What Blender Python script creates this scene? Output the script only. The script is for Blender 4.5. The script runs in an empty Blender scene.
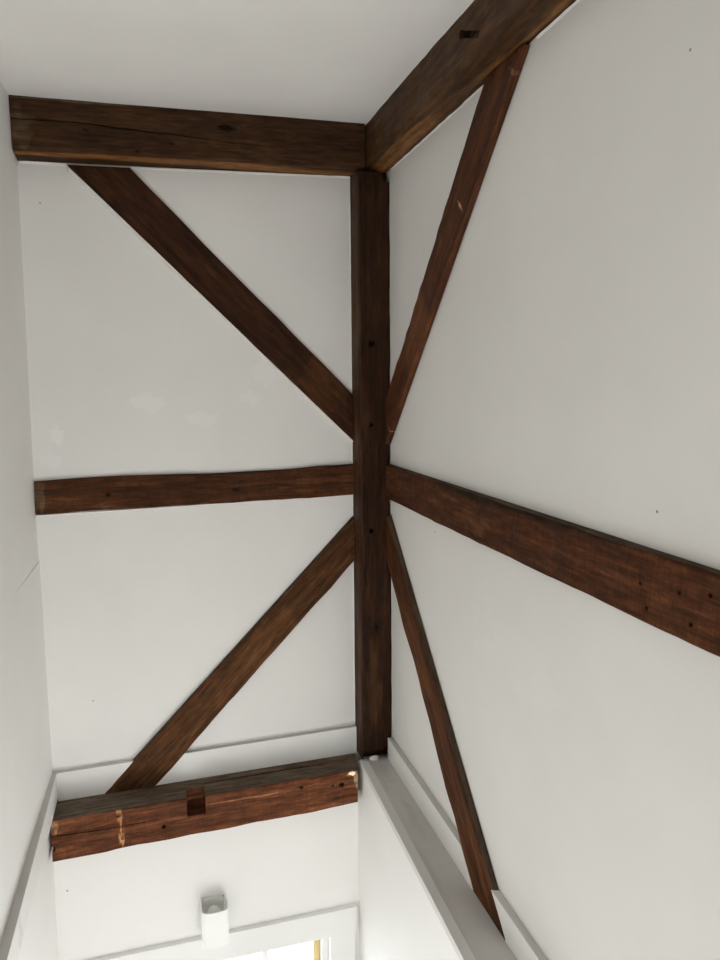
import bpy, bmesh, math, random
from mathutils import Vector, Matrix, noise
R = math.radians
scene = bpy.context.scene
col = scene.collection

# ------------------------------------------------------------------ camera
CAM = Vector((-0.8516, -2.6938, 1.4445)); YAW = 0.2756; PITCH = -0.1262; ROLL = -0.0098; FPX = 732.09
cd = bpy.data.cameras.new('camera'); cam = bpy.data.objects.new('camera', cd); col.objects.link(cam)
fw = Vector((math.sin(YAW)*math.cos(PITCH), math.cos(YAW)*math.cos(PITCH), math.sin(PITCH)))
rt = Vector((math.cos(YAW), -math.sin(YAW), 0)); up = rt.cross(fw)
rt2 = rt*math.cos(ROLL) + up*math.sin(ROLL); up2 = -rt*math.sin(ROLL) + up*math.cos(ROLL)
m = Matrix((rt2, up2, -fw)).transposed().to_4x4(); m.translation = CAM
cam.matrix_world = m
cd.sensor_fit = 'VERTICAL'; cd.sensor_height = 36.0; cd.lens = FPX*36/960
cd.clip_start = .02
scene.camera = cam

# ------------------------------------------------------------------ world, lights, exposure
w = bpy.data.worlds.new('world'); scene.world = w; w.use_nodes = True
bg = w.node_tree.nodes['Background']; bg.inputs[0].default_value = (.80, .92, 1, 1); bg.inputs[1].default_value = 1.4

def area(name, loc, rot, sx, sy, power, colr=(1, 1, 1)):
    l = bpy.data.lights.new(name, 'AREA'); l.shape = 'RECTANGLE'; l.size = sx; l.size_y = sy
    l.energy = power; l.color = colr
    o = bpy.data.objects.new(name, l); o.location = loc; o.rotation_euler = rot; col.objects.link(o)
    return o
# daylight: window low in the end wall; the hall and side lights are added fill
area('added_hall_fill', (-.66, -4.72, -1.35), (R(118), 0, 0), 1.0, 1.6, 5, (1, .985, .955))
area('added_side_fill', (-.19, -2.4, -1.15), (0, R(145), 0), 1.5, 1.2, 34, (1, .985, .96))
area('daylight_stair_window', (-.62, -.02, -1.30), (R(-105), 0, 0), .6, 1.0, 5.0, (.98, .99, 1))
scene.view_settings.view_transform = 'Standard'; scene.view_settings.look = 'None'
scene.view_settings.gamma = 1; scene.view_settings.exposure = 0.08
scene.view_settings.use_curve_mapping = False
scene.render.film_transparent = False
try:
    scene.cycles.max_bounces = 12; scene.cycles.diffuse_bounces = 8
except Exception:
    pass

# ------------------------------------------------------------------ node helpers
class NT:
    def __init__(s, name):
        s.m = bpy.data.materials.new(name); s.m.use_nodes = True
        s.t = s.m.node_tree; s.b = s.t.nodes['Principled BSDF']
    def n(s, typ, **kw):
        x = s.t.nodes.new(typ)
        for k, v in kw.items(): setattr(x, k, v)
        return x
    def l(s, a, b): s.t.links.new(a, b)
    def val(s, sock, v):
        if isinstance(v, bpy.types.NodeSocket): s.l(v, sock)
        else: sock.default_value = v
    def math(s, op, a, b=0.0, clamp=False):
        x = s.n('ShaderNodeMath', operation=op, use_clamp=clamp); s.val(x.inputs[0], a); s.val(x.inputs[1], b); return x.outputs[0]
    def mapr(s, v, a, b, c=0., d=1., smooth=False):
        x = s.n('ShaderNodeMapRange'); x.interpolation_type = 'SMOOTHSTEP' if smooth else 'LINEAR'
        s.val(x.inputs[0], v)
        for i, q in enumerate((a, b, c, d)): x.inputs[i+1].default_value = q
        return x.outputs[0]
    def mix(s, f, a, b, mode='MIX'):
        x = s.n('ShaderNodeMix', data_type='RGBA', blend_type=mode)
        s.val(x.inputs[0], f)
        s.val(x.inputs[6], a if isinstance(a, bpy.types.NodeSocket) else (*a, 1) if len(a) == 3 else a)
        s.val(x.inputs[7], b if isinstance(b, bpy.types.NodeSocket) else (*b, 1) if len(b) == 3 else b)
        return x.outputs[2]
    def coord(s, scale=(1, 1, 1), loc=(0, 0, 0)):
        tc = s.n('ShaderNodeTexCoord'); mp = s.n('ShaderNodeMapping')
        mp.inputs['Scale'].default_value = scale; mp.inputs['Location'].default_value = loc
        s.l(tc.outputs['Object'], mp.inputs[0]); return mp.outputs[0]
    def noise(s, vec, scale, detail=4, rough=.5, dist=0.):
        x = s.n('ShaderNodeTexNoise'); s.l(vec, x.inputs['Vector'])
        x.inputs['Scale'].default_value = scale; x.inputs['Detail'].default_value = detail
        x.inputs['Roughness'].default_value = rough; x.inputs['Distortion'].default_value = dist
        return x.outputs['Fac']
    def blob(s, p, rad, wob=.35):
        """0..1 mask of an uneven oval centred on p (object coordinates) with radii rad"""
        c = s.coord(tuple(1/r for r in rad), tuple(-a/r for a, r in zip(p, rad)))
        ln = s.n('ShaderNodeVectorMath', operation='LENGTH'); s.l(c, ln.inputs[0])
        if wob:
            v = s.math('ADD', ln.outputs['Value'], s.mapr(s.noise(c, 1.3, 3), .3, .7, -wob, wob))
        else: v = ln.outputs['Value']
        return v
    def bump(s, h, strength, dist=.002):
        b = s.n('ShaderNodeBump'); b.inputs['Strength'].default_value = strength; b.inputs['Distance'].default_value = dist
        s.l(h, b.inputs['Height']); s.l(b.outputs[0], s.b.inputs['Normal'])

def plaster(name, base=(.74, .725, .695), patches=(), spots=(), rough=.75, mott=.03, smudge=()):
    t = NT(name); v = t.coord()
    n1 = t.noise(v, 2.2, 4, .55)
    c = t.mix(t.mapr(n1, .3, .7), tuple(x*(1-mott) for x in base), tuple(min(1, x*(1+mott)) for x in base))
    for p, r, amt in patches:
        mk = t.mapr(t.blob(p, r, .45), .75, 1.05, amt, 0, True)
        c = t.mix(mk, c, (.93, .925, .91))
    for p, r, amt in smudge:
        mk = t.mapr(t.blob(p, r, .5), .3, 1.1, amt, 0, True)
        c = t.mix(mk, c, (.42, .40, .37))
    for p, r in spots:
        mk = t.mapr(t.blob(p, (r, r, r), .2), .6, 1.0, .8, 0)
        c = t.mix(mk, c, (.12, .10, .08))
    t.l(c, t.b.inputs['Base Color']); t.b.inputs['Roughness'].default_value = rough
    t.b.inputs['Specular IOR Level'].default_value = .25
    hb = t.math('ADD', t.math('MULTIPLY', t.noise(v, 5, 3, .5), 1.0), t.math('MULTIPLY', t.noise(v, 90, 3, .6), .06))
    t.bump(hb, .35, .006)
    return t.m

def wood(name, dark, mid, light, knots=(), streaks=(), dusty=False, rough=.55, seed=0, spec=.35, mottle=0.5, rings=(), grain=1.0, dust=(.034, .031, .029), saw=0.0):
    t = NT(name); off = (seed*1.37, seed*.71, seed*2.3)
    v = t.coord((1.0, 11, 11), off)
    fine = t.coord((5, 110, 110), off); iso = t.coord((1, 1, 1), off)
    g1 = t.noise(v, 2.2, 5, .6, .8)
    g2 = t.noise(fine, 1.0, 3, .6)
    g3 = t.noise(iso, 9, 4, .6)
    big = t.noise(iso, 2.5, 3, .5)
    f = t.math('ADD', t.math('MULTIPLY', g1, .55*grain), t.math('ADD', t.math('MULTIPLY', g2, .22), t.math('MULTIPLY', g3, .23+.45*(1-grain))))
    cr = t.n('ShaderNodeValToRGB'); t.l(f, cr.inputs[0])
    e = cr.color_ramp.elements; e[0].position = .34; e[0].color = (*dark, 1); e[1].position = .68; e[1].color = (*light, 1)
    x = e.new(.5); x.color = (*mid, 1)
    c = cr.outputs[0]
    c = t.mix(t.mapr(big, .35, .65, 0, mottle), c, dark)
    h = t.math('ADD', t.math('MULTIPLY', g1, .5), t.math('MULTIPLY', g2, .5))
    for p, r in knots:
        d = t.blob(p, r, .25)
        c = t.mix(t.mapr(d, .25, 1.0, .9, 0, True), c, tuple(q*.25 for q in dark))
        wv = t.math('MULTIPLY', t.math('SINE', t.math('MULTIPLY', d, 11)), t.mapr(d, .8, 2.6, .5, 0))
        c = t.mix(t.math('MAXIMUM', wv, 0), c, tuple(q*.5 for q in dark))
    for p, r, cc, amt in streaks:
        c = t.mix(t.mapr(t.blob(p, r, .5), .55, 1.1, amt, 0, True), c, cc)
    if dusty:
        c = t.mix(t.mapr(g3, .3, .7, .7, .97), c, dust)
    fl = t.noise(t.coord((16, 75, 75), off), 1.0, 4, .65)
    fl2 = t.noise(t.coord((3.5, 45, 45), off), 1.0, 4, .6, 1.5)
    k = t.math('MULTIPLY', t.mapr(fl, .32, .68, .62, 1.38), t.mapr(fl2, .35, .65, .70, 1.30))
    if saw:
        sw = t.noise(t.coord((85, 22, 22), off), 1.0, 4, .7, 1.2)
        k = t.math('MULTIPLY', k, t.mapr(sw, .35, .65, 1-saw, 1+saw)); h = t.math('ADD', h, sw)
    kc = t.n('ShaderNodeCombineColor')
    for i in range(3): t.l(k, kc.inputs[i])
    c = t.mix(1.0, c, kc.outputs[0], 'MULTIPLY')
    h = t.math('ADD', h, fl)
    c = t.mix(1.0, c, (1.95, 1.62, 1.2), 'MULTIPLY')
    t.l(c, t.b.inputs['Base Color'])
    t.l(t.mapr(g3, .3, .7, rough+.02, rough+.22), t.b.inputs['Roughness'])
    t.b.inputs['Specular IOR Level'].default_value = spec*.35
    t.bump(h, .6, .003)
    return t.m

def plain(name, c, rough=.5, spec=.4, **kw):
    t = NT(name); v = t.coord()
    n = t.noise(v, 14, 3)
    t.l(t.mix(t.mapr(n, .3, .7), tuple(x*.96 for x in c), tuple(min(1, x*1.03) for x in c)), t.b.inputs['Base Color'])
    t.b.inputs['Roughness'].default_value = rough; t.b.inputs['Specular IOR Level'].default_value = spec
    for k, q in kw.items(): t.b.inputs[k].default_value = q
    return t.m

# ------------------------------------------------------------------ object helpers
def tag(o, label=None, cat=None, group=None, kind=None):
    if label: o['label'] = label
    if cat: o['category'] = cat
    if group: o['group'] = group
    if kind: o['kind'] = kind
    return o
def link(name, bm, mats, parent=None, M=None, smooth=False):
    me = bpy.data.meshes.new(name); bmesh.ops.recalc_face_normals(bm, faces=bm.faces)
    if smooth:
        for f in bm.faces: f.smooth = True
    bm.to_mesh(me); bm.free()
    for mm in (mats if isinstance(mats, (list, tuple)) else [mats]): me.materials.append(mm)
    o = bpy.data.objects.new(name, me); col.objects.link(o)
    if M is not None: o.matrix_world = M
    if parent is not None:
        o.parent = parent; o.matrix_parent_inverse = parent.matrix_world.inverted()
    return o
def hexa(bm, p):
    v = [bm.verts.new(q) for q in p]
    for f in ((0, 1, 2, 3), (7, 6, 5, 4), (0, 4, 5, 1), (1, 5, 6, 2), (2, 6, 7, 3), (3, 7, 4, 0)): bm.faces.new([v[i] for i in f])
def box(bm, a, b):
    (x0, y0, z0), (x1, y1, z1) = a, b
    hexa(bm, [(x0, y0, z0), (x1, y0, z0), (x1, y1, z0), (x0, y1, z0), (x0, y0, z1), (x1, y0, z1), (x1, y1, z1), (x0, y1, z1)])
def bevel(bm, w=.002, seg=2):
    bmesh.ops.bevel(bm, geom=list(bm.edges), offset=w, segments=seg, affect='EDGES', profile=.6)
def struct(name, bm, mat, parent=None, **k):
    o = link(name, bm, mat, parent, **k)
    if parent is None: o['kind'] = 'structure'
    return o

def frame_of(A, B):
    a = sum((Vector(p) for p in A), Vector())/4; b = sum((Vector(p) for p in B), Vector())/4
    X = (b-a).normalized(); ref = (Vector(A[0])-Vector(A[1])).normalized()
    Y = ref.cross(X).normalized(); Z = X.cross(Y).normalized()
    M = Matrix((X, Y, Z)).transposed().to_4x4(); M.translation = (a+b)/2
    return M

def timber_bm(A, B, M, cham=.006, jit=.0025, seed=1, step=.035, dust_top=False, freq=7, profile=None):
    """A, B: four corners (front-top, front-bottom, back-bottom, back-top) in the world; waney edges along the length"""
    A = [Vector(p) for p in A]; B = [Vector(p) for p in B]
    L = (B[0]-A[0]).length; n = max(4, int(L/step)); Mi = M.inverted()
    bm = bmesh.new(); rings = []; k = len(A)
    for i in range(n+1):
        t = i/n; P = [A[j].lerp(B[j], t) for j in range(k)]; ring = []
        if profile: P = profile(t, P)
        for j in range(k):
            p = P[j]; a = (P[j-1]-p); b = (P[(j+1) % k]-p)
            back = j >= 2
            q = (Mi @ p)
            nz = noise.noise(Vector((t*L*freq, seed*3.1+j*7.7, 1.3)))*jit + noise.noise(Vector((t*L*freq*5, seed*5.1+j*3.7, 9.3)))*jit*.45
            nz2 = noise.noise(Vector((t*L*freq, seed*2.3+j*4.1, 5.7)))*jit
            ins = (a.normalized()*nz + b.normalized()*nz2) if not back else Vector()
            if j == 1: ins = ins + 0*a
            c = cham*(1 + 1.2*noise.noise(Vector((t*L*4, seed+j*2.2, 3.)))) if not back else .0008
            c = max(c, .0008)
            p = p+ins
            u, v2 = a.normalized()*c, b.normalized()*c
            ring += [p+u, p+(u+v2)*.3, p+v2]
        rings.append([bm.verts.new(Mi @ q) for q in ring])
    m_ = len(rings[0])
    for i in range(n):
        for j in range(m_):
            f = bm.faces.new((rings[i][j], rings[i][(j+1) % m_], rings[i+1][(j+1) % m_], rings[i+1][j]))
            if dust_top and j == m_-1: f.material_index = 1
    bm.faces.new(rings[0]); bm.faces.new(list(reversed(rings[-1])))
    return bm

def cyl_cut(p, axis, r, depth, seg=14, squash=1.0):
    bm = bmesh.new(); bmesh.ops.create_cone(bm, cap_ends=True, segments=seg, radius1=r, radius2=r*.85, depth=depth)
    for v in bm.verts: v.co.x *= squash; v.co += v.co.normalized()*0 + Vector((noise.noise(v.co*90+Vector(p)*7), noise.noise(v.co*80+Vector(p)*3), 0))*r*.25
    M = Matrix.Translation(Vector(p)) @ Vector(axis).to_track_quat('Z', 'Y').to_matrix().to_4x4()
    bmesh.ops.transform(bm, matrix=M, verts=bm.verts); return bm
def box_cut(a, b):
    bm = bmesh.new(); box(bm, a, b); return bm
def slot_cut(p, ln, ht, deg):
    bm = bmesh.new(); box(bm, (-.022, -ln/2, -ht/2), (.022, ln/2, ht/2))
    bmesh.ops.transform(bm, matrix=Matrix.Translation(Vector(p)) @ Matrix.Rotation(R(-deg), 4, 'X'), verts=bm.verts); return bm
def crack_cut(pts, n_in, width, depth, seed=0, up=(0, 0, 1)):
    """a thin ragged wedge along the polyline pts, sunk along n_in"""
    bm = bmesh.new(); n_in = Vector(n_in).normalized(); up = Vector(up); P = []
    for a, b in zip(pts[:-1], pts[1:]):
        a, b = Vector(a), Vector(b); k = max(2, int((b-a).length/.03))
        P += [a.lerp(b, i/k) for i in range(k)]
    P.append(Vector(pts[-1])); R_ = []
    for i, p in enumerate(P):
        t = i/(len(P)-1); ww = width*(.35+.65*math.sin(math.pi*min(1, t*1.0+.15)))*(1+.5*noise.noise(Vector((i*.9, seed, 0))))
        p = p + up*noise.noise(Vector((i*.35, seed+4, 0)))*.003
        R_.append([bm.verts.new(q) for q in (p - n_in*.02 + up*ww, p - n_in*.02 - up*ww, p + n_in*depth - up*ww*.25, p + n_in*depth + up*ww*.25)])
    for a, b in zip(R_[:-1], R_[1:]):
        for j in range(4): bm.faces.new((a[j], a[(j+1) % 4], b[(j+1) % 4], b[j]))
    bm.faces.new(R_[0]); bm.faces.new(list(reversed(R_[-1])))
    return bm
def carve(o, cutters):
    for cb in cutters:
        bmesh.ops.recalc_face_normals(cb, faces=cb.faces)
        me = bpy.data.meshes.new('cut'); cb.to_mesh(me); cb.free()
        for mm in o.data.materials: me.materials.append(mm)
        c = bpy.data.objects.new('cut', me); col.objects.link(c)
        md = o.modifiers.new('b', 'BOOLEAN'); md.operation = 'DIFFERENCE'; md.solver = 'EXACT'; md.object = c
        bpy.context.view_layer.update()
        dg = bpy.context.evaluated_depsgraph_get()
        new = bpy.data.meshes.new_from_object(o.evaluated_get(dg), preserve_all_data_layers=True, depsgraph=dg)
        o.modifiers.clear()
        if len(new.vertices) > 20:
            old = o.data; o.data = new; bpy.data.meshes.remove(old)
        bpy.data.objects.remove(c); bpy.data.meshes.remove(me)

def timber(name, A, B, mats, label, cat, group=None, cuts=(), **k):
    M = frame_of(A, B)
    if callable(mats): mats = mats(M.inverted())
    bm = timber_bm(A, B, M, **k)
    o = link(name, bm, mats, None, M)
    tag(o, label, cat, group)
    if cuts: carve(o, cuts)
    return o

def bead(parent, pts, side, r, mat, seed=0, name='caulk_line'):
    """ragged bead of painted filler along a timber edge: pts polyline, side = the two directions it spreads"""
    bm = bmesh.new(); s1, s2 = Vector(side[0]), Vector(side[1]); rings = []; P = []
    for a, b in zip(pts[:-1], pts[1:]):
        a, b = Vector(a), Vector(b); k = max(2, int((b-a).length/.02)); P += [a.lerp(b, i/k) for i in range(k)]
    P.append(Vector(pts[-1]))
    for i, p in enumerate(P):
        q = r*(1+.55*noise.noise(Vector((i*.6, seed*3.3, .4)))); q2 = r*(1+.8*noise.noise(Vector((i*.5, seed*1.3, 7.4))))
        rings.append([bm.verts.new(x) for x in (p-s1*.001-s2*.001, p+s1*q, p+s1*q*.75+s2*q2*.55, p+s2*q2)])
    for a, b in zip(rings[:-1], rings[1:]):
        for j in range(4): bm.faces.new((a[j], a[(j+1) % 4], b[(j+1) % 4], b[j]))
    bm.faces.new(rings[0]); bm.faces.new(list(reversed(rings[-1])))
    o = link(name, bm, mat, parent); o['label'] = 'thin ragged white caulk line along the timber edge'
    return o

# ------------------------------------------------------------------ materials
WALL = (.845, .832, .81); WALL_LIFTED = (.90, .888, .868)  # left wall and ceiling tone raised to stand in for missing light
m_back = plaster('plaster_end_wall', WALL,
    patches=[((-.862, 0, 1.393), (.062, .1, .034), .42), ((-.674, 0, 1.333), (.062, .1, .028), .36), ((-1.166, 0, 1.285), (.024, .1, .034), .5),
             ((-.45, 0, 1.49), (.045, .1, .05), .28), ((-.50, 0, 1.405), (.045, .1, .026), .34), ((-1.19, 0, 1.20), (.04, .1, .03), .25)],
    spots=[((-1.174, 0, 2.055), .003), ((-1.08, 0, 1.14), .002), ((-1.10, 0, .33), .003)])
m_right = plaster('plaster_long_wall', (.77, .758, .735), spots=[((0, -1.609, 1.221), .0035), ((0, -.554, .985), .003), ((0, -1.642, 1.973), .003), ((0, -.45, 1.87), .002)],  # base darkened to paint in the weaker light on this wall
    patches=[((0, -1.1, .75), (.1, .22, .07), .07)])
m_left = plaster('plaster_near_wall', WALL_LIFTED)
m_ceil = plaster('plaster_ceiling', WALL_LIFTED, spots=[((-.37, -.16, 2.36), .003), ((-.215, -.45, 2.36), .004)])
m_low = plaster('painted_lower_wall', (.86, .85, .83), mott=.02, spots=[((-1.219, -.061, -.347), .004)], rough=.6)
m_trim = plaster('white_gloss_trim', (.86, .855, .84), mott=.025, rough=.42)
m_skirt = plaster('white_skirting_paint', (.84, .835, .815), mott=.03, rough=.5,
    smudge=[((-1.245, -.75, .03), (.05, .03, .05), .25)])
m_ledge = plaster('scuffed_grey_paint', (.60, .58, .555), mott=.12, rough=.6,
    smudge=[((-.08, -.2, 0), (.05, .12, .1), .5), ((-.06, -.5, 0), (.02, .14, .1), .4), ((-.11, -.8, 0), (.02, .25, .1), .35)])
m_dust_shade = plaster('dusty_shaded_white_paint', (.60, .585, .56), mott=.08, rough=.8)  # skirting tops: dust tone that also paints in their shade
m_caulk = plain('white_filler', (.80, .77, .74), .7)
m_floor = plain('pale_floor', (.50, .45, .38), .6)

D, MI, LT = (.012, .0055, .003), (.030, .013, .006), (.062, .029, .014)

# ------------------------------------------------------------------ the setting
def ceil_z(x, y): return 2.366 + .0095*(x+.079) + .021*max(y, -1.2) + .021*.085
# left wall, slightly out of plumb, fuller below a plaster joint
def xl(y, z):
    pts = [(-3.2, -1.278), (-.6, -1.265), (-.2, -1.260), (.07, -1.254), (1.139, -1.249), (2.183, -1.235), (2.6, -1.232)]
    for (a, xa), (b, xb) in zip(pts[:-1], pts[1:]):
        if z <= b: x = xa+(xb-xa)*(z-a)/(b-a); break
    else: x = pts[-1][1]
    return x + .020*max(y, -3)
def left_wall():
    bm = bmesh.new()
    zs = [-3.2, -1.5, -.6, -.2, .07, .4, .8549, .855, .87, 1.139, 1.6, 2.183, 2.5]
    ys = [.12, 0, -.1, -.25, -.45, -.7, -1.2, -2, -3, -4.9]
    def X(y, z):
        x = xl(min(y, 0), z)
        if z < .855: x += .0035*max(0, 1-abs(min(y, 0))/.47)
        return x
    V = [[bm.verts.new((X(y, z), y, z)) for y in ys] for z in zs]
    W_ = [[bm.verts.new((-1.5, y, z)) for y in ys] for z in zs]
    for i in range(len(zs)-1):
        for j in range(len(ys)-1):
            bm.faces.new((V[i][j], V[i][j+1], V[i+1][j+1], V[i+1][j]))
            bm.faces.new((W_[i][j], W_[i+1][j], W_[i+1][j+1], W_[i][j+1]))
    for i in range(len(zs)-1):
        for j in (0, -1): bm.faces.new((V[i][j], V[i+1][j], W_[i+1][j], W_[i][j]))
    for j in range(len(ys)-1):
        for i in (0, -1): bm.faces.new((V[i][j], V[i][j+1], W_[i][j+1], W_[i][j]))
    return bm
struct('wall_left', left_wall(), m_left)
bm = bmesh.new(); box(bm, (-1.30, 0, -.18), (-.0005, .12, 2.5)); struct('wall_back', bm, m_back)
bm = bmesh.new()
box(bm, (0, -4.9, -.35), (.15, .12, 2.5)); box(bm, (0, -4.9, -3.2), (.15, .12, -1.95)); box(bm, (0, -1.7, -1.95), (.15, .12, -.35)); box(bm, (0, -4.9, -1.95), (.15, -3.1, -.35))  # low opening near the camera is added for the side light
struct('wall_right', bm, m_right)
# ceiling
bm = bmesh.new()
hexa(bm, [(-1.3, .12, ceil_z(-1.3, .12)), (.0, .12, ceil_z(0, .12)), (.0, -1.2, ceil_z(0, -1.2)), (-1.3, -1.2, ceil_z(-1.3, -1.2)),
          (-1.3, .12, 2.52), (.0, .12, 2.52), (.0, -1.2, 2.52), (-1.3, -1.2, 2.52)])
hexa(bm, [(-1.3, -1.2, ceil_z(-1.3, -1.2)), (.0, -1.2, ceil_z(0, -1.2)), (.0, -4.9, ceil_z(0, -4.9)), (-1.3, -4.9, ceil_z(-1.3, -4.9)),
          (-1.3, -1.2, 2.52), (.0, -1.2, 2.52), (.0, -4.9, 2.52), (-1.3, -4.9, 2.52)])
bmesh.ops.remove_doubles(bm, verts=bm.verts, dist=1e-5)
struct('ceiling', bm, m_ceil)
# lower end wall with the stair window opening
WX0, WX1, WZ0, WZ1, YB = -.98, -.250, -1.95, -.745, -.061
bm = bmesh.new()
box(bm, (-1.30, YB, WZ1), (-.001, .12, -.181)); box(bm, (-1.30, YB, -3.2), (WX0, .12, WZ1)); box(bm, (WX1, YB, -3.2), (-.001, .12, WZ1))
box(bm, (WX0, YB, -3.2), (WX1, .12, WZ0))
struct('wall_back_lower', bm, m_low)
# thicker lower part of the long wall
bm = bmesh.new()
def lw(ya, yb, za, zb):
    f = lambda y: -.128 + .0159*(y+.061)
    hexa(bm, [(f(ya), ya, za), (-.0005, ya, za), (-.0005, yb, za), (f(yb), yb, za), (f(ya), ya, zb), (-.0005, ya, zb), (-.0005, yb, zb), (f(yb), yb, zb)])
lw(-.0615, -4.85, -.35, -.022); lw(-.0615, -4.85, -2.4, -1.95); lw(-.0615, -1.7, -1.95, -.35); lw(-3.1, -4.85, -1.95, -.35)  # gap between these blocks continues the added side opening
struct('wall_right_lower', bm, m_low)
# its ledge board: flat top, slightly raised front lip
def ledge_x(y): return -.125 + .0205*(y+.094)
bm = bmesh.new()
y0, y1 = -.094, -4.85
hexa(bm, [(ledge_x(y0)+.026, y0, -.022), (0, y0, -.022), (0, y1, -.022), (ledge_x(y1)+.026, y1, -.022),
          (ledge_x(y0)+.026, y0, 0), (0, y0, 0), (0, y1, 0), (ledge_x(y1)+.026, y1, 0)])
struct('trim_1', bm, m_ledge)
bm = bmesh.new()
hexa(bm, [(ledge_x(y0)-.004, y0, -.022), (ledge_x(y0)+.026, y0, -.022), (ledge_x(y1)+.026, y1, -.022), (ledge_x(y1)-.004, y1, -.022),
          (ledge_x(y0)-.004, y0, .002), (ledge_x(y0)+.026, y0, .003), (ledge_x(y1)+.026, y1, .003), (ledge_x(y1)-.004, y1, .002)])
bevel(bm, .0015)
struct('trim_2', bm, plaster('greyed_lip_paint', (.70, .685, .66), mott=.06, rough=.55))
# skirting boards
S = .019
def board(A, B, mat, name):
    bm = bmesh.new(); hexa(bm, list(A)+list(B)); bevel(bm, .0015, 2); bm.normal_update()
    bmesh.ops.recalc_face_normals(bm, faces=bm.faces)
    for f in bm.faces:
        if f.normal.z > .8: f.material_index = 1
    struct(name, bm, [mat, m_dust_shade])
def back_board(x0b, x0t, x1b, x1t, name):
    zt = lambda x: .082 + (x+1.25)*.017; zb = lambda x: -.030 + (x+1.25)*.017
    board([(x0b, -S, zb(x0b)), (x0b, 0, zb(x0b)), (x0t, 0, zt(x0t)), (x0t, -S, zt(x0t))], [(x1b, -S, zb(x1b)), (x1b, 0, zb(x1b)), (x1t, 0, zt(x1t)), (x1t, -S, zt(x1t))], m_skirt, name)
back_board(-1.236, -1.236, -1.076, -.972, 'baseboard_back'); back_board(-.905, -.800, -.119, -.119, 'baseboard_back_right')
def right_board(y0b, y0t, y1b, y1t, name):
    board([(-.021, y0b, 0), (0, y0b, 0), (0, y0t, .087), (-.021, y0t, .087)], [(-.021, y1b, 0), (0, y1b, 0), (0, y1t, .087), (-.021, y1t, .087)], m_skirt, name)
right_board(-.117, -.117, -.906, -.820, 'baseboard_right'); right_board(-1.112, -1.022, -4.85, -4.85, 'baseboard_right_near')
board([(-1.2355, -.004, -.012), (-1.262, -.004, -.012), (-1.262, -.004, .08), (-1.2355, -.004, .08)],
      [(-1.286, -4.85, .0), (-1.33, -4.85, .0), (-1.33, -4.85, .08), (-1.286, -4.85, .08)], m_skirt, 'baseboard_left')
# landing behind, bottom of the stair, wall behind the camera with a tall window added for light
bm = bmesh.new(); box(bm, (-1.3, -4.9, -2.5), (-.0, -.061, -2.4)); struct('floor', bm, m_floor)
bm = bmesh.new()
box(bm, (-1.4, -5.02, -3.2), (0.1, -4.9, -2.15)); box(bm, (-1.4, -5.02, .25), (0.1, -4.9, 2.5))
box(bm, (-1.4, -5.02, -2.15), (-1.17, -4.9, .25)); box(bm, (-.16, -5.02, -2.15), (0.1, -4.9, .25))
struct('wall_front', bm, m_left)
def window(name, x0, x1, z0, z1, y0, y1, munt_x, munt_z, extra=None):
    e = bpy.data.objects.new(name, None); e.location = ((x0+x1)/2, (y0+y1)/2, z0); col.objects.link(e); e['kind'] = 'structure'
    bpy.context.view_layer.update()
    bm = bmesh.new(); t = .028
    for a, b in (((x0, y0, z0), (x0+t, y1, z1)), ((x1-t, y0, z0), (x1, y1, z1)), ((x0+t, y0, z0), (x1-t, y1, z0+t)), ((x0+t, y0, z1-t), (x1-t, y1, z1))): box(bm, a, b)
    link('window_frame', bm, m_trim, e)
    ym = (y0+y1)/2
    bm = bmesh.new()
    for x in munt_x: box(bm, (x-.012, ym-.014, z0+t), (x+.012, ym+.014, z1-t))
    for z in munt_z: box(bm, (x0+t, ym-.012, z-.011), (x1-t, ym+.012, z+.011))
    link('glazing_bar', bm, m_trim, e)
    bm = bmesh.new(); box(bm, (x0+t, ym-.002, z0+t), (x1-t, ym+.002, z1-t))
    g = NT('clear_glass'); g.b.inputs['Transmission Weight'].default_value = 1; g.b.inputs['Roughness'].default_value = 0; g.b.inputs['IOR'].default_value = 1.02
    g.b.inputs['Base Color'].default_value = (.95, .99, 1, 1)
    gl = link('pane', bm, g.m, e)
    return e
wn = window('window_1', WX0, WX1, WZ0, WZ1, .03, .085, (-.50,), (-1.35,))
bm = bmesh.new(); box(bm, (WX1-.054, .012, WZ0+.03), (WX1-.030, .030, WZ1-.004)); bevel(bm, .002)
sl = link('jamb_strip', bm, plain('bare_pine', (.78, .60, .30), .5), wn); sl['label'] = 'bare yellow pine strip down the window jamb'
bm = bmesh.new(); box(bm, (WX1-.028, -.02, WZ0+.03), (WX1-.0005, .030, WZ1-.004)); bevel(bm, .002)
link('window_stop', bm, m_trim, wn)
window('added_window_2', -1.17, -.16, -2.15, .25, -4.99, -4.94, (-.66,), (-1.35, -.55))  # unseen window, added to go with the hall light
# casing of the stair window
bm = bmesh.new()
hexa(bm, [(-1.26, -.083, -.738), (-.142, -.083, -.738), (-.142, YB, -.738), (-1.26, YB, -.738), (-1.26, -.083, -.632), (-.142, -.083, -.628), (-.142, YB, -.628), (-1.26, YB, -.632)])
bevel(bm, .002); struct('trim_3', bm, m_trim)
bm = bmesh.new(); box(bm, (WX1-.004, -.079, -2.1), (-.150, YB, -.740)); bevel(bm, .002); struct('trim_4', bm, m_trim)
bm = bmesh.new(); box(bm, (-1.10, -.079, -2.1), (WX0+.004, YB, -.740)); bevel(bm, .002); struct('trim_5', bm, m_trim)

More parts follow.
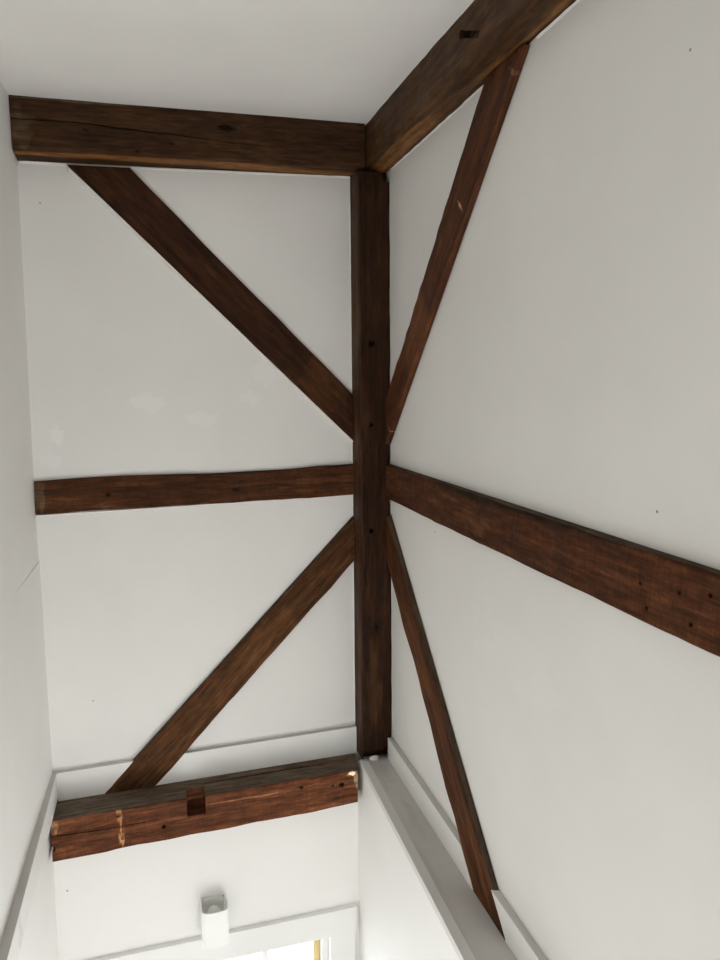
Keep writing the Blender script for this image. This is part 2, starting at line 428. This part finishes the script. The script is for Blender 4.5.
# ------------------------------------------------------------------ timbers
def mk(dark=D, mid=MI, light=LT, **kw):
    def f(Mi):
        kw2 = dict(kw)
        def loc(p): return tuple(Mi @ Vector(p))
        def rad(r):
            q = Mi.to_3x3() @ Vector(r); return tuple(max(abs(a), .004) for a in q)
        kw2['knots'] = [(loc(p), rad(r)) for p, r in kw.get('knots', ())]
        kw2['streaks'] = [(loc(p), rad(r), c, a) for p, r, c, a in kw.get('streaks', ())]
        a = wood('stained_oak', dark, mid, light, **kw2)
        b = wood('stained_oak_dusty_top', dark, mid, light, dusty=True, **{k: v for k, v in kw2.items() if k in ('seed', 'rough', 'dust')})
        return [a, b]
    return f
N = Vector((0, -1, 0))
# corner post: front face looks at the camera, side face looks left
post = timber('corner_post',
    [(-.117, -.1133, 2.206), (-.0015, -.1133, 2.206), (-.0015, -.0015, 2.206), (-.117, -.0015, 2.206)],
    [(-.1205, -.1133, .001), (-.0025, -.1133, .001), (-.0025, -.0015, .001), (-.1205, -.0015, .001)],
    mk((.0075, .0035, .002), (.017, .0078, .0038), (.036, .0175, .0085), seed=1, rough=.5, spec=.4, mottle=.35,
       knots=[((-.062, -.1133, .533), (.014, .02, .026)), ((-.075, -.1133, 1.599), (.010, .02, .013))],
       streaks=[((-.1165, -.06, .35), (.03, .012, .5), (.06, .032, .017), .6), ((-.117, -.06, 1.3), (.006, .06, 1.5), (.040, .021, .0105), .7), ((-.07, -.1133, .30), (.03, .02, .2), (.05, .027, .014), .5)]),  # tall middle streak paints light onto the post's left face
    'tall dark brown square oak post standing in the corner of the walls', 'post',
    cuts=[cyl_cut((-.075, -.1133, 1.599), (0, 1, 0), .0135, .05), cyl_cut((-.078, -.1133, 1.306), (0, 1, 0), .010, .06),
          cyl_cut((-.081, -.1133, .910), (0, 1, 0), .010, .06),
          cyl_cut((-.062, -.1133, .540), (0, 1, 0), .005, .02),
          crack_cut([(-.05, -.1133, 1.27), (-.045, -.1133, .95), (-.05, -.1133, .62)], (0, 1, 0), .0012, .012, 2, (1, 0, 0)),
          crack_cut([(-.03, -.1133, 2.1), (-.035, -.1133, 1.75)], (0, 1, 0), .001, .012, 3, (1, 0, 0)),
          # rotted-out toe above the ledge
          cyl_cut((-.066, -.108, .012), (1, 0, 0), .034, .105, 12), cyl_cut((-.018, -.112, .035), (0, 1, .2), .021, .07, 10, .8),
          box_cut((-.030, -.13, 2.168), (.01, -.075, 2.22)), box_cut((-.13, -.13, 2.196), (.01, -.088, 2.22))],
    cham=.007, jit=.003, seed=3)
bead(post, [(-.1175, -.0005, 2.17), (-.1205, -.0005, .12)], ((-1, 0, 0), (0, -1, 0)), .0035, m_caulk, 1)
bead(post, [(-.0005, -.115, 2.15), (-.0005, -.1155, .12)], ((-.5, -.2, 0), (0, -1, 0)), .0035, m_caulk, 2)

# top plates
ub = timber('wall_plate',
    [(-1.237, -.085, 2.372), (-1.2335, -.085, 2.195), (-1.2335, -.0015, 2.183), (-1.237, -.0015, 2.372)],
    [(-.083, -.085, 2.385), (-.083, -.085, 2.214), (-.083, -.0015, 2.2075), (-.083, -.0015, 2.385)],
    mk((.013, .0075, .0045), (.029, .0155, .0085), (.052, .029, .016), seed=2, rough=.55, mottle=.3,
       knots=[((-.565, -.085, 2.310), (.042, .03, .015)), ((-1.014, -.085, 2.269), (.016, .02, .008)), ((-.75, -.085, 2.248), (.01, .02, .008)), ((-.86, -.085, 2.215), (.01, .02, .007))],
       streaks=[((-1.21, -.085, 2.25), (.045, .03, .075), (.060, .050, .036), .5), ((-1.06, -.085, 2.352), (.20, .02, .007), (.12, .11, .09), .4),
                ((-.66, -.045, 2.20), (.9, .06, .012), (.13, .066, .027), .75)]),  # underside streak paints in light coming from below
    'heavy dark oak beam across the top of the end wall against the ceiling', 'beam', 'top plates under the ceiling',
    cuts=[crack_cut([(-1.232, -.085, 2.286), (-1.06, -.085, 2.290), (-.816, -.085, 2.280), (-.541, -.085, 2.266), (-.42, -.085, 2.262)], (0, 1, 0), .0032, .02, 5),
          crack_cut([(-.52, -.085, 2.282), (-.35, -.085, 2.292), (-.18, -.085, 2.281)], (0, 1, 0), .0013, .015, 6),
          box_cut((-.150, -.10, 2.17), (-.112, -.028, 2.2085)),
          cyl_cut((-.575, -.085, 2.311), (0, 1, 0), .012, .02, 12, 2.0)],
    cham=.008, jit=.003, seed=5)
bead(ub, [(-1.228, -.0005, 2.1825), (-1.09, -.0005, 2.184)], ((0, 0, -1), (0, -1, 0)), .007, m_caulk, 3)
bead(ub, [(-.885, -.0005, 2.1875), (-.121, -.0005, 2.2065)], ((0, 0, -1), (0, -1, 0)), .0055, m_caulk, 4)
rb = timber('wall_plate',
    [(-.078, -.003, 2.385), (-.078, -.003, 2.217), (-.0015, -.003, 2.2065), (-.0015, -.003, 2.385)],
    [(-.078, -4.85, 2.345), (-.078, -4.85, 2.19), (-.0015, -4.85, 2.197), (-.0015, -4.85, 2.345)],
    mk((.016, .009, .005), (.038, .021, .011), (.068, .039, .021), seed=7, rough=.5, spec=.45, mottle=.35,
       streaks=[((-.04, -.5, 2.203), (.05, .9, .015), (.13, .068, .029), .75), ((-.078, -1.1, 2.27), (.02, .25, .03), (.022, .010, .005), .6)]),  # first streak lightens the underside as if lit from below
    'heavy dark oak beam with a slotted face along top of the long wall', 'beam', 'top plates under the ceiling',
    cuts=[slot_cut((-.078, -.955, 2.285), .125, .016, -24), cyl_cut((-.078, -.912, 2.303), (1, 0, 0), .012, .05),
          crack_cut([(-.078, -.15, 2.28), (-.078, -.45, 2.30), (-.078, -.8, 2.292)], (1, 0, 0), .0012, .012, 8)],
    cham=.012, jit=.004, seed=8)
bead(rb, [(-.0005, -.13, 2.206), (-.0005, -.915, 2.2035)], ((0, 0, -1), (-1, 0, 0)), .004, m_caulk, 5)
bead(rb, [(-.0005, -1.15, 2.2025), (-.0005, -2.2, 2.2005)], ((0, 0, -1), (-1, 0, 0)), .004, m_caulk, 6)

# middle rails
PM = .012
def rail_profile(t, P):
    P = [p.copy() for p in P]
    P[0].z += .005*math.sin(t*7.5)-.003; P[3].z = P[0].z; P[1].z += .003*math.sin(t*4+1); P[2].z = P[1].z
    return P
lr = timber('middle_rail',
    [(-1.247, -PM, 1.139), (-1.249, -PM, 1.019), (-1.249, -.0015, 1.019), (-1.247, -.0015, 1.139)],
    [(-.1145, -PM, 1.152), (-.1155, -PM, 1.036), (-.1155, -.0015, 1.036), (-.1145, -.0015, 1.152)],
    mk((.019, .009, .005), (.042, .018, .009), (.075, .035, .018), seed=11, rough=.6, saw=.15, mottle=.4, dusty=False,
       streaks=[((-1.232, -PM, 1.08), (.02, .03, .07), (.075, .06, .045), .7), ((-.60, -PM, 1.143), (.27, .02, .018), (.012, .009, .007), .85),
                ((-.22, -PM, 1.150), (.12, .02, .008), (.012, .009, .007), .7), ((-1.03, -PM, 1.035), (.03, .02, .012), (.09, .055, .034), .5)],
       knots=[((-.565, -PM, 1.075), (.018, .02, .012)), ((-1.01, -PM, 1.078), (.012, .02, .012))]),
    'dark brown rail set flush across the middle of the end wall', 'rail', 'middle rails', cuts=[cyl_cut((-1.01, -PM, 1.078), (0, 1, 0), .005, .016)],
    cham=.003, jit=.004, seed=12, dust_top=True, profile=rail_profile)
bead(lr, [(-1.24, -.0005, 1.0185), (-.119, -.0005, 1.0345)], ((0, 0, -1), (0, -1, 0)), .006, m_caulk, 7)
PR = .022
rr = timber('middle_rail',
    [(-PR, -.1155, 1.156), (-PR, -.1155, 1.029), (-.0015, -.1155, 1.029), (-.0015, -.1155, 1.159)],
    [(-PR, -3.6, 1.139), (-PR, -3.6, 1.014), (-.0015, -3.6, 1.014), (-.0015, -3.6, 1.147)],
    mk((.017, .0075, .0042), (.040, .0165, .0085), (.070, .032, .017), seed=15, rough=.68, saw=.24, mottle=.5, grain=.75,
       knots=[((-PR, -1.60, 1.09), (.01, .006, .004)), ((-PR, -1.70, 1.10), (.01, .006, .004)), ((-PR, -1.62, 1.05), (.01, .005, .004)), ((-PR, -1.73, 1.055), (.01, .007, .004))],
       streaks=[((-PR, -.85, 1.148), (.02, .30, .014), (.010, .007, .005), .7), ((-PR, -1.25, 1.148), (.02, .35, .014), (.010, .007, .005), .7), ((-PR, -.9, 1.08), (.02, .12, .04), (.065, .030, .015), .5)]),
    'dark brown rail running back along the middle of the long wall', 'rail', 'middle rails',
    cuts=[cyl_cut((-PR, y, z), (1, 0, 0), .0045, .02) for y, z in ((-1.60, 1.09), (-1.70, 1.10), (-1.62, 1.05), (-1.73, 1.055), (-1.77, 1.115))]
         + [crack_cut([(-PR, -.76, 1.125), (-PR, -.80, 1.085), (-PR, -.83, 1.05)], (1, 0, 0), .0012, .012, 9, (0, 1, 0))],
    cham=.004, jit=.0035, seed=16, dust_top=True)

# braces
def brace(A, B, mats, label, **k):
    return timber('diagonal_brace', A, B, mats, label, 'brace', 'diagonal braces', **k)
P1 = .011
b = brace([(-.887, -P1, 2.183), (-1.083, -P1, 2.179), (-1.083, -.0015, 2.179), (-.887, -.0015, 2.183)],
      [(-.1125, -P1, 1.412), (-.1125, -P1, 1.238), (-.1125, -.0015, 1.238), (-.1125, -.0015, 1.412)],
      mk((.0095, .0047, .0028), (.022, .0098, .0052), (.041, .0185, .0096), seed=21, rough=.5, mottle=.4,
         streaks=[((-.25, -P1, 1.43), (.2, .02, .05), (.060, .028, .013), .4)]),
      'dark diagonal brace on the end wall running from top beam down to the corner post', cham=.003, jit=.004, seed=22)
bead(b, [(-1.078, -.0005, 2.172), (-.117, -.0005, 1.240)], ((-.7, 0, -.7), (0, -1, 0)), .0095, m_caulk, 8)
P2 = .021
brace([(-.1145, -P2, .950), (-.1145, -P2, .785), (-.1145, -.0015, .785), (-.1145, -.0015, .958)],
      [(-1.082, -P2, -.0235), (-.898, -P2, -.0205), (-.898, -.0015, -.0205), (-1.082, -.0015, -.0235)],
      mk((.020, .010, .0055), (.045, .022, .011), (.082, .042, .021), seed=25, rough=.6, mottle=.35,
         streaks=[((-.98, -P2, .05), (.06, .02, .06), (.022, .014, .010), .7), ((-.45, -P2, .46), (.2, .02, .03), (.085, .043, .020), .5)]),
      'brown diagonal brace rising from the low mortised beam to the corner post',
      cuts=[cyl_cut((-.99, -P2, .03), (0, 1, 0), .004, .02)], cham=.004, jit=.004, seed=26, dust_top=True)
P3 = .021
b = brace([(-P3, -.93, 2.199), (-P3, -1.122, 2.198), (-.0015, -1.122, 2.198), (-.0015, -.93, 2.199)],
      [(-P3, -.1145, 1.400), (-P3, -.1145, 1.235), (-.0015, -.1145, 1.235), (-.0015, -.1145, 1.385)],
      mk((.017, .007, .004), (.042, .0165, .008), (.075, .030, .014), seed=29, rough=.5, spec=.45, mottle=.4,
         streaks=[((-P3, -.16, 1.29), (.02, .016, .022), (.30, .17, .12), .7), ((-P3, -.78, 1.93), (.02, .02, .012), (.35, .22, .15), .7),
                  ((-P3, -.45, 1.56), (.02, .25, .03), (.085, .037, .017), .5), ((-P3, -1.08, 2.15), (.02, .03, .02), (.20, .11, .07), .35)]),
      'reddish narrow diagonal brace between the slotted top beam and the corner post', cham=.004, jit=.005, seed=30)
P4 = .022
brace([(-P4, -.1155, .962), (-P4, -.1155, .800), (-.0015, -.1155, .800), (-.0015, -.1155, .970)],
      [(-P4, -1.112, .004), (-P4, -.908, .004), (-.0015, -.908, .004), (-.0015, -1.112, .012)],
      mk((.022, .0095, .005), (.052, .022, .0105), (.092, .042, .020), seed=33, rough=.62, mottle=.45,
         streaks=[((-P4, -.95, .10), (.02, .10, .08), (.095, .042, .019), .5), ((-P4, -1.05, .03), (.02, .06, .02), (.02, .011, .007), .7)]),
      'brown diagonal brace on the long wall whose pointed foot rests on the ledge',
      cham=.004, jit=.005, seed=34, dust_top=True)

# low beam with an open mortise
lb = timber('low_beam',
    [(-1.246, -.1454, -.024), (-1.248, -.1454, -.175), (-1.248, -.001, -.175), (-1.246, -.001, -.024)],
    [(-.150, -.1454, -.0115), (-.152, -.1454, -.146), (-.120, -.001, -.146), (-.122, -.001, -.0085)],
    mk((.028, .0105, .006), (.070, .029, .0165), (.135, .062, .036), seed=41, dust=(.062, .060, .060), saw=.14, rough=.6, mottle=.35, grain=.9, spec=.35,
       knots=[((-.372, -.1454, -.046), (.013, .02, .012)), ((-.215, -.1454, -.062), (.016, .02, .016)), ((-.25, -.1454, -.058), (.008, .02, .007))],
       streaks=[((-1.022, -.1454, -.045), (.010, .02, .055), (.36, .20, .11), .6), ((-1.018, -.1454, -.135), (.010, .02, .035), (.40, .22, .12), .6),
                ((-.173, -.1454, -.020), (.016, .02, .010), (.72, .66, .60), .95), ((-.158, -.1454, -.05), (.010, .02, .035), (.30, .26, .23), .6),
                ((-1.235, -.1454, -.045), (.016, .02, .03), (.22, .15, .11), .6), ((-.56, -.1454, -.053), (.16, .02, .0035), (.24, .13, .08), .45)]),
    'low reddish brown beam with an open square mortise, lying across the end wall', 'beam',
    cuts=[box_cut((-.790, -.17, -.088), (-.7245, -.078, .05)),
          crack_cut([(-1.27, -.1454, -.077), (-1.13, -.1454, -.083), (-1.022, -.1454, -.084), (-.90, -.1454, -.079), (-.786, -.1454, -.079)], (0, 1, 0), .003, .03, 11),
          crack_cut([(-.728, -.065, -.016), (-.50, -.058, -.014), (-.30, -.062, -.012), (-.14, -.058, -.010)], (0, 0, -1), .006, .04, 12, (0, 1, 0)),
          cyl_cut((-.873, -.1454, -.112), (0, 1, 0), .0085, .06), cyl_cut((-1.024, -.1454, -.042), (0, 1, 0), .0095, .035), cyl_cut((-1.014, -.1454, -.128), (0, 1, 0), .009, .025),
          cyl_cut((-1.2475, -.140, -.127), (0, 1, 0), .014, .06, 9), cyl_cut((-.372, -.1454, -.046), (0, 1, 0), .005, .02),
          cyl_cut((-.215, -.1454, -.060), (0, 1, 0), .007, .02)],
    cham=.004, jit=.004, seed=42, dust_top=True)
# pegs driven into the beam
for p in ((-1.024, -.132, -.042), (-1.014, -.138, -.128)):
    bm = cyl_cut(p, (0, 1, 0), .0075, .012, 12)
    o = link('peg', bm, plain('worn_peg_end', (.16, .075, .040), .6), lb); o['label'] = 'round worn peg end'

# broken plaster lump on the ledge at the foot of the post
bm = bmesh.new(); bmesh.ops.create_icosphere(bm, subdivisions=3, radius=1)
for v in bm.verts:
    v.co *= 1+.25*noise.noise(v.co*1.7); v.co.x *= .020; v.co.y *= .011; v.co.z *= .012; v.co.z = max(v.co.z, -.008)
    v.co += Vector((-.075, -.113, .0085))
o = link('plaster_lump', bm, m_caulk, smooth=True); tag(o, 'small white lump of broken plaster lying on the ledge at the foot of the post', 'plaster lump')

# ------------------------------------------------------------------ wall light on the lower end wall
lamp = bpy.data.objects.new('wall_light', None); lamp.location = (-.708, YB, -.60); col.objects.link(lamp)
tag(lamp, 'small white glass wall light with open top, fixed above the window on the end wall', 'wall light')
bpy.context.view_layer.update()
opal = NT('opal_glass'); opal.b.inputs['Base Color'].default_value = (.95, .96, .945, 1); opal.b.inputs['Roughness'].default_value = .18
opal.b.inputs['Subsurface Weight'].default_value = .3; opal.b.inputs['Subsurface Radius'].default_value = (.02, .02, .02)
opal.b.inputs['Specular IOR Level'].default_value = .6
metal = plain('white_enamel', (.74, .74, .72), .35)
# back plate
bm = bmesh.new(); box(bm, (-.748, YB-.012, -.60), (-.668, YB, -.475)); bevel(bm, .004, 3); link('back_plate', bm, metal, lamp)
# bent glass shade: flat sides running from the wall, softly bowed front
prof = [(-.754, YB-.008), (-.757, YB-.06), (-.755, YB-.094)]
for i in range(9):
    a = math.pi*(1-i/8); prof.append((-.7065 + .0455*math.cos(a), YB-.098 - .012*math.sin(a)))
prof += [(-.658, YB-.094), (-.656, YB-.06), (-.659, YB-.008)]
def shade(z0, z1, th=.004):
    bm = bmesh.new(); n = len(prof); cx, cy = -.7065, YB-.03
    inn = [(cx+(x-cx)*(1-th/.05), cy+(y-cy)*(1-th/.07)) for x, y in prof]
    V = [[bm.verts.new((x, y, z)) for x, y in P] for P, z in ((prof, z0), (prof, z1), (inn, z1), (inn, z0))]
    for i in range(n-1):
        for k in range(4): bm.faces.new((V[k][i], V[k][i+1], V[(k+1) % 4][i+1], V[(k+1) % 4][i]))
    for i in (0, n-1): bm.faces.new([V[k][i] for k in range(4)])
    return bm
link('glass_shade', shade(-.607, -.467), opal.m, lamp)
bm = bmesh.new(); bmesh.ops.create_uvsphere(bm, u_segments=20, v_segments=12, radius=.026)
for v in bm.verts: v.co.z *= 1.15; v.co += Vector((-.707, YB-.05, -.512))
link('bulb', bm, plain('frosted_bulb', (.80, .80, .76), .3), lamp, smooth=True)
bm = bmesh.new(); bmesh.ops.create_cone(bm, cap_ends=True, segments=20, radius1=.014, radius2=.014, depth=.045)
for v in bm.verts: v.co += Vector((-.707, YB-.05, -.56))
box(bm, (-.715, YB-.05, -.585), (-.699, YB-.010, -.575))
link('lamp_holder', bm, metal, lamp)
bm = bmesh.new(); bmesh.ops.create_uvsphere(bm, u_segments=10, v_segments=8, radius=.003)
for v in bm.verts: v.co += Vector((-.668, YB-.013, -.474))
link('screw', bm, plain('dull_screw', (.3, .3, .3), .4, Metallic=1.0), lamp)
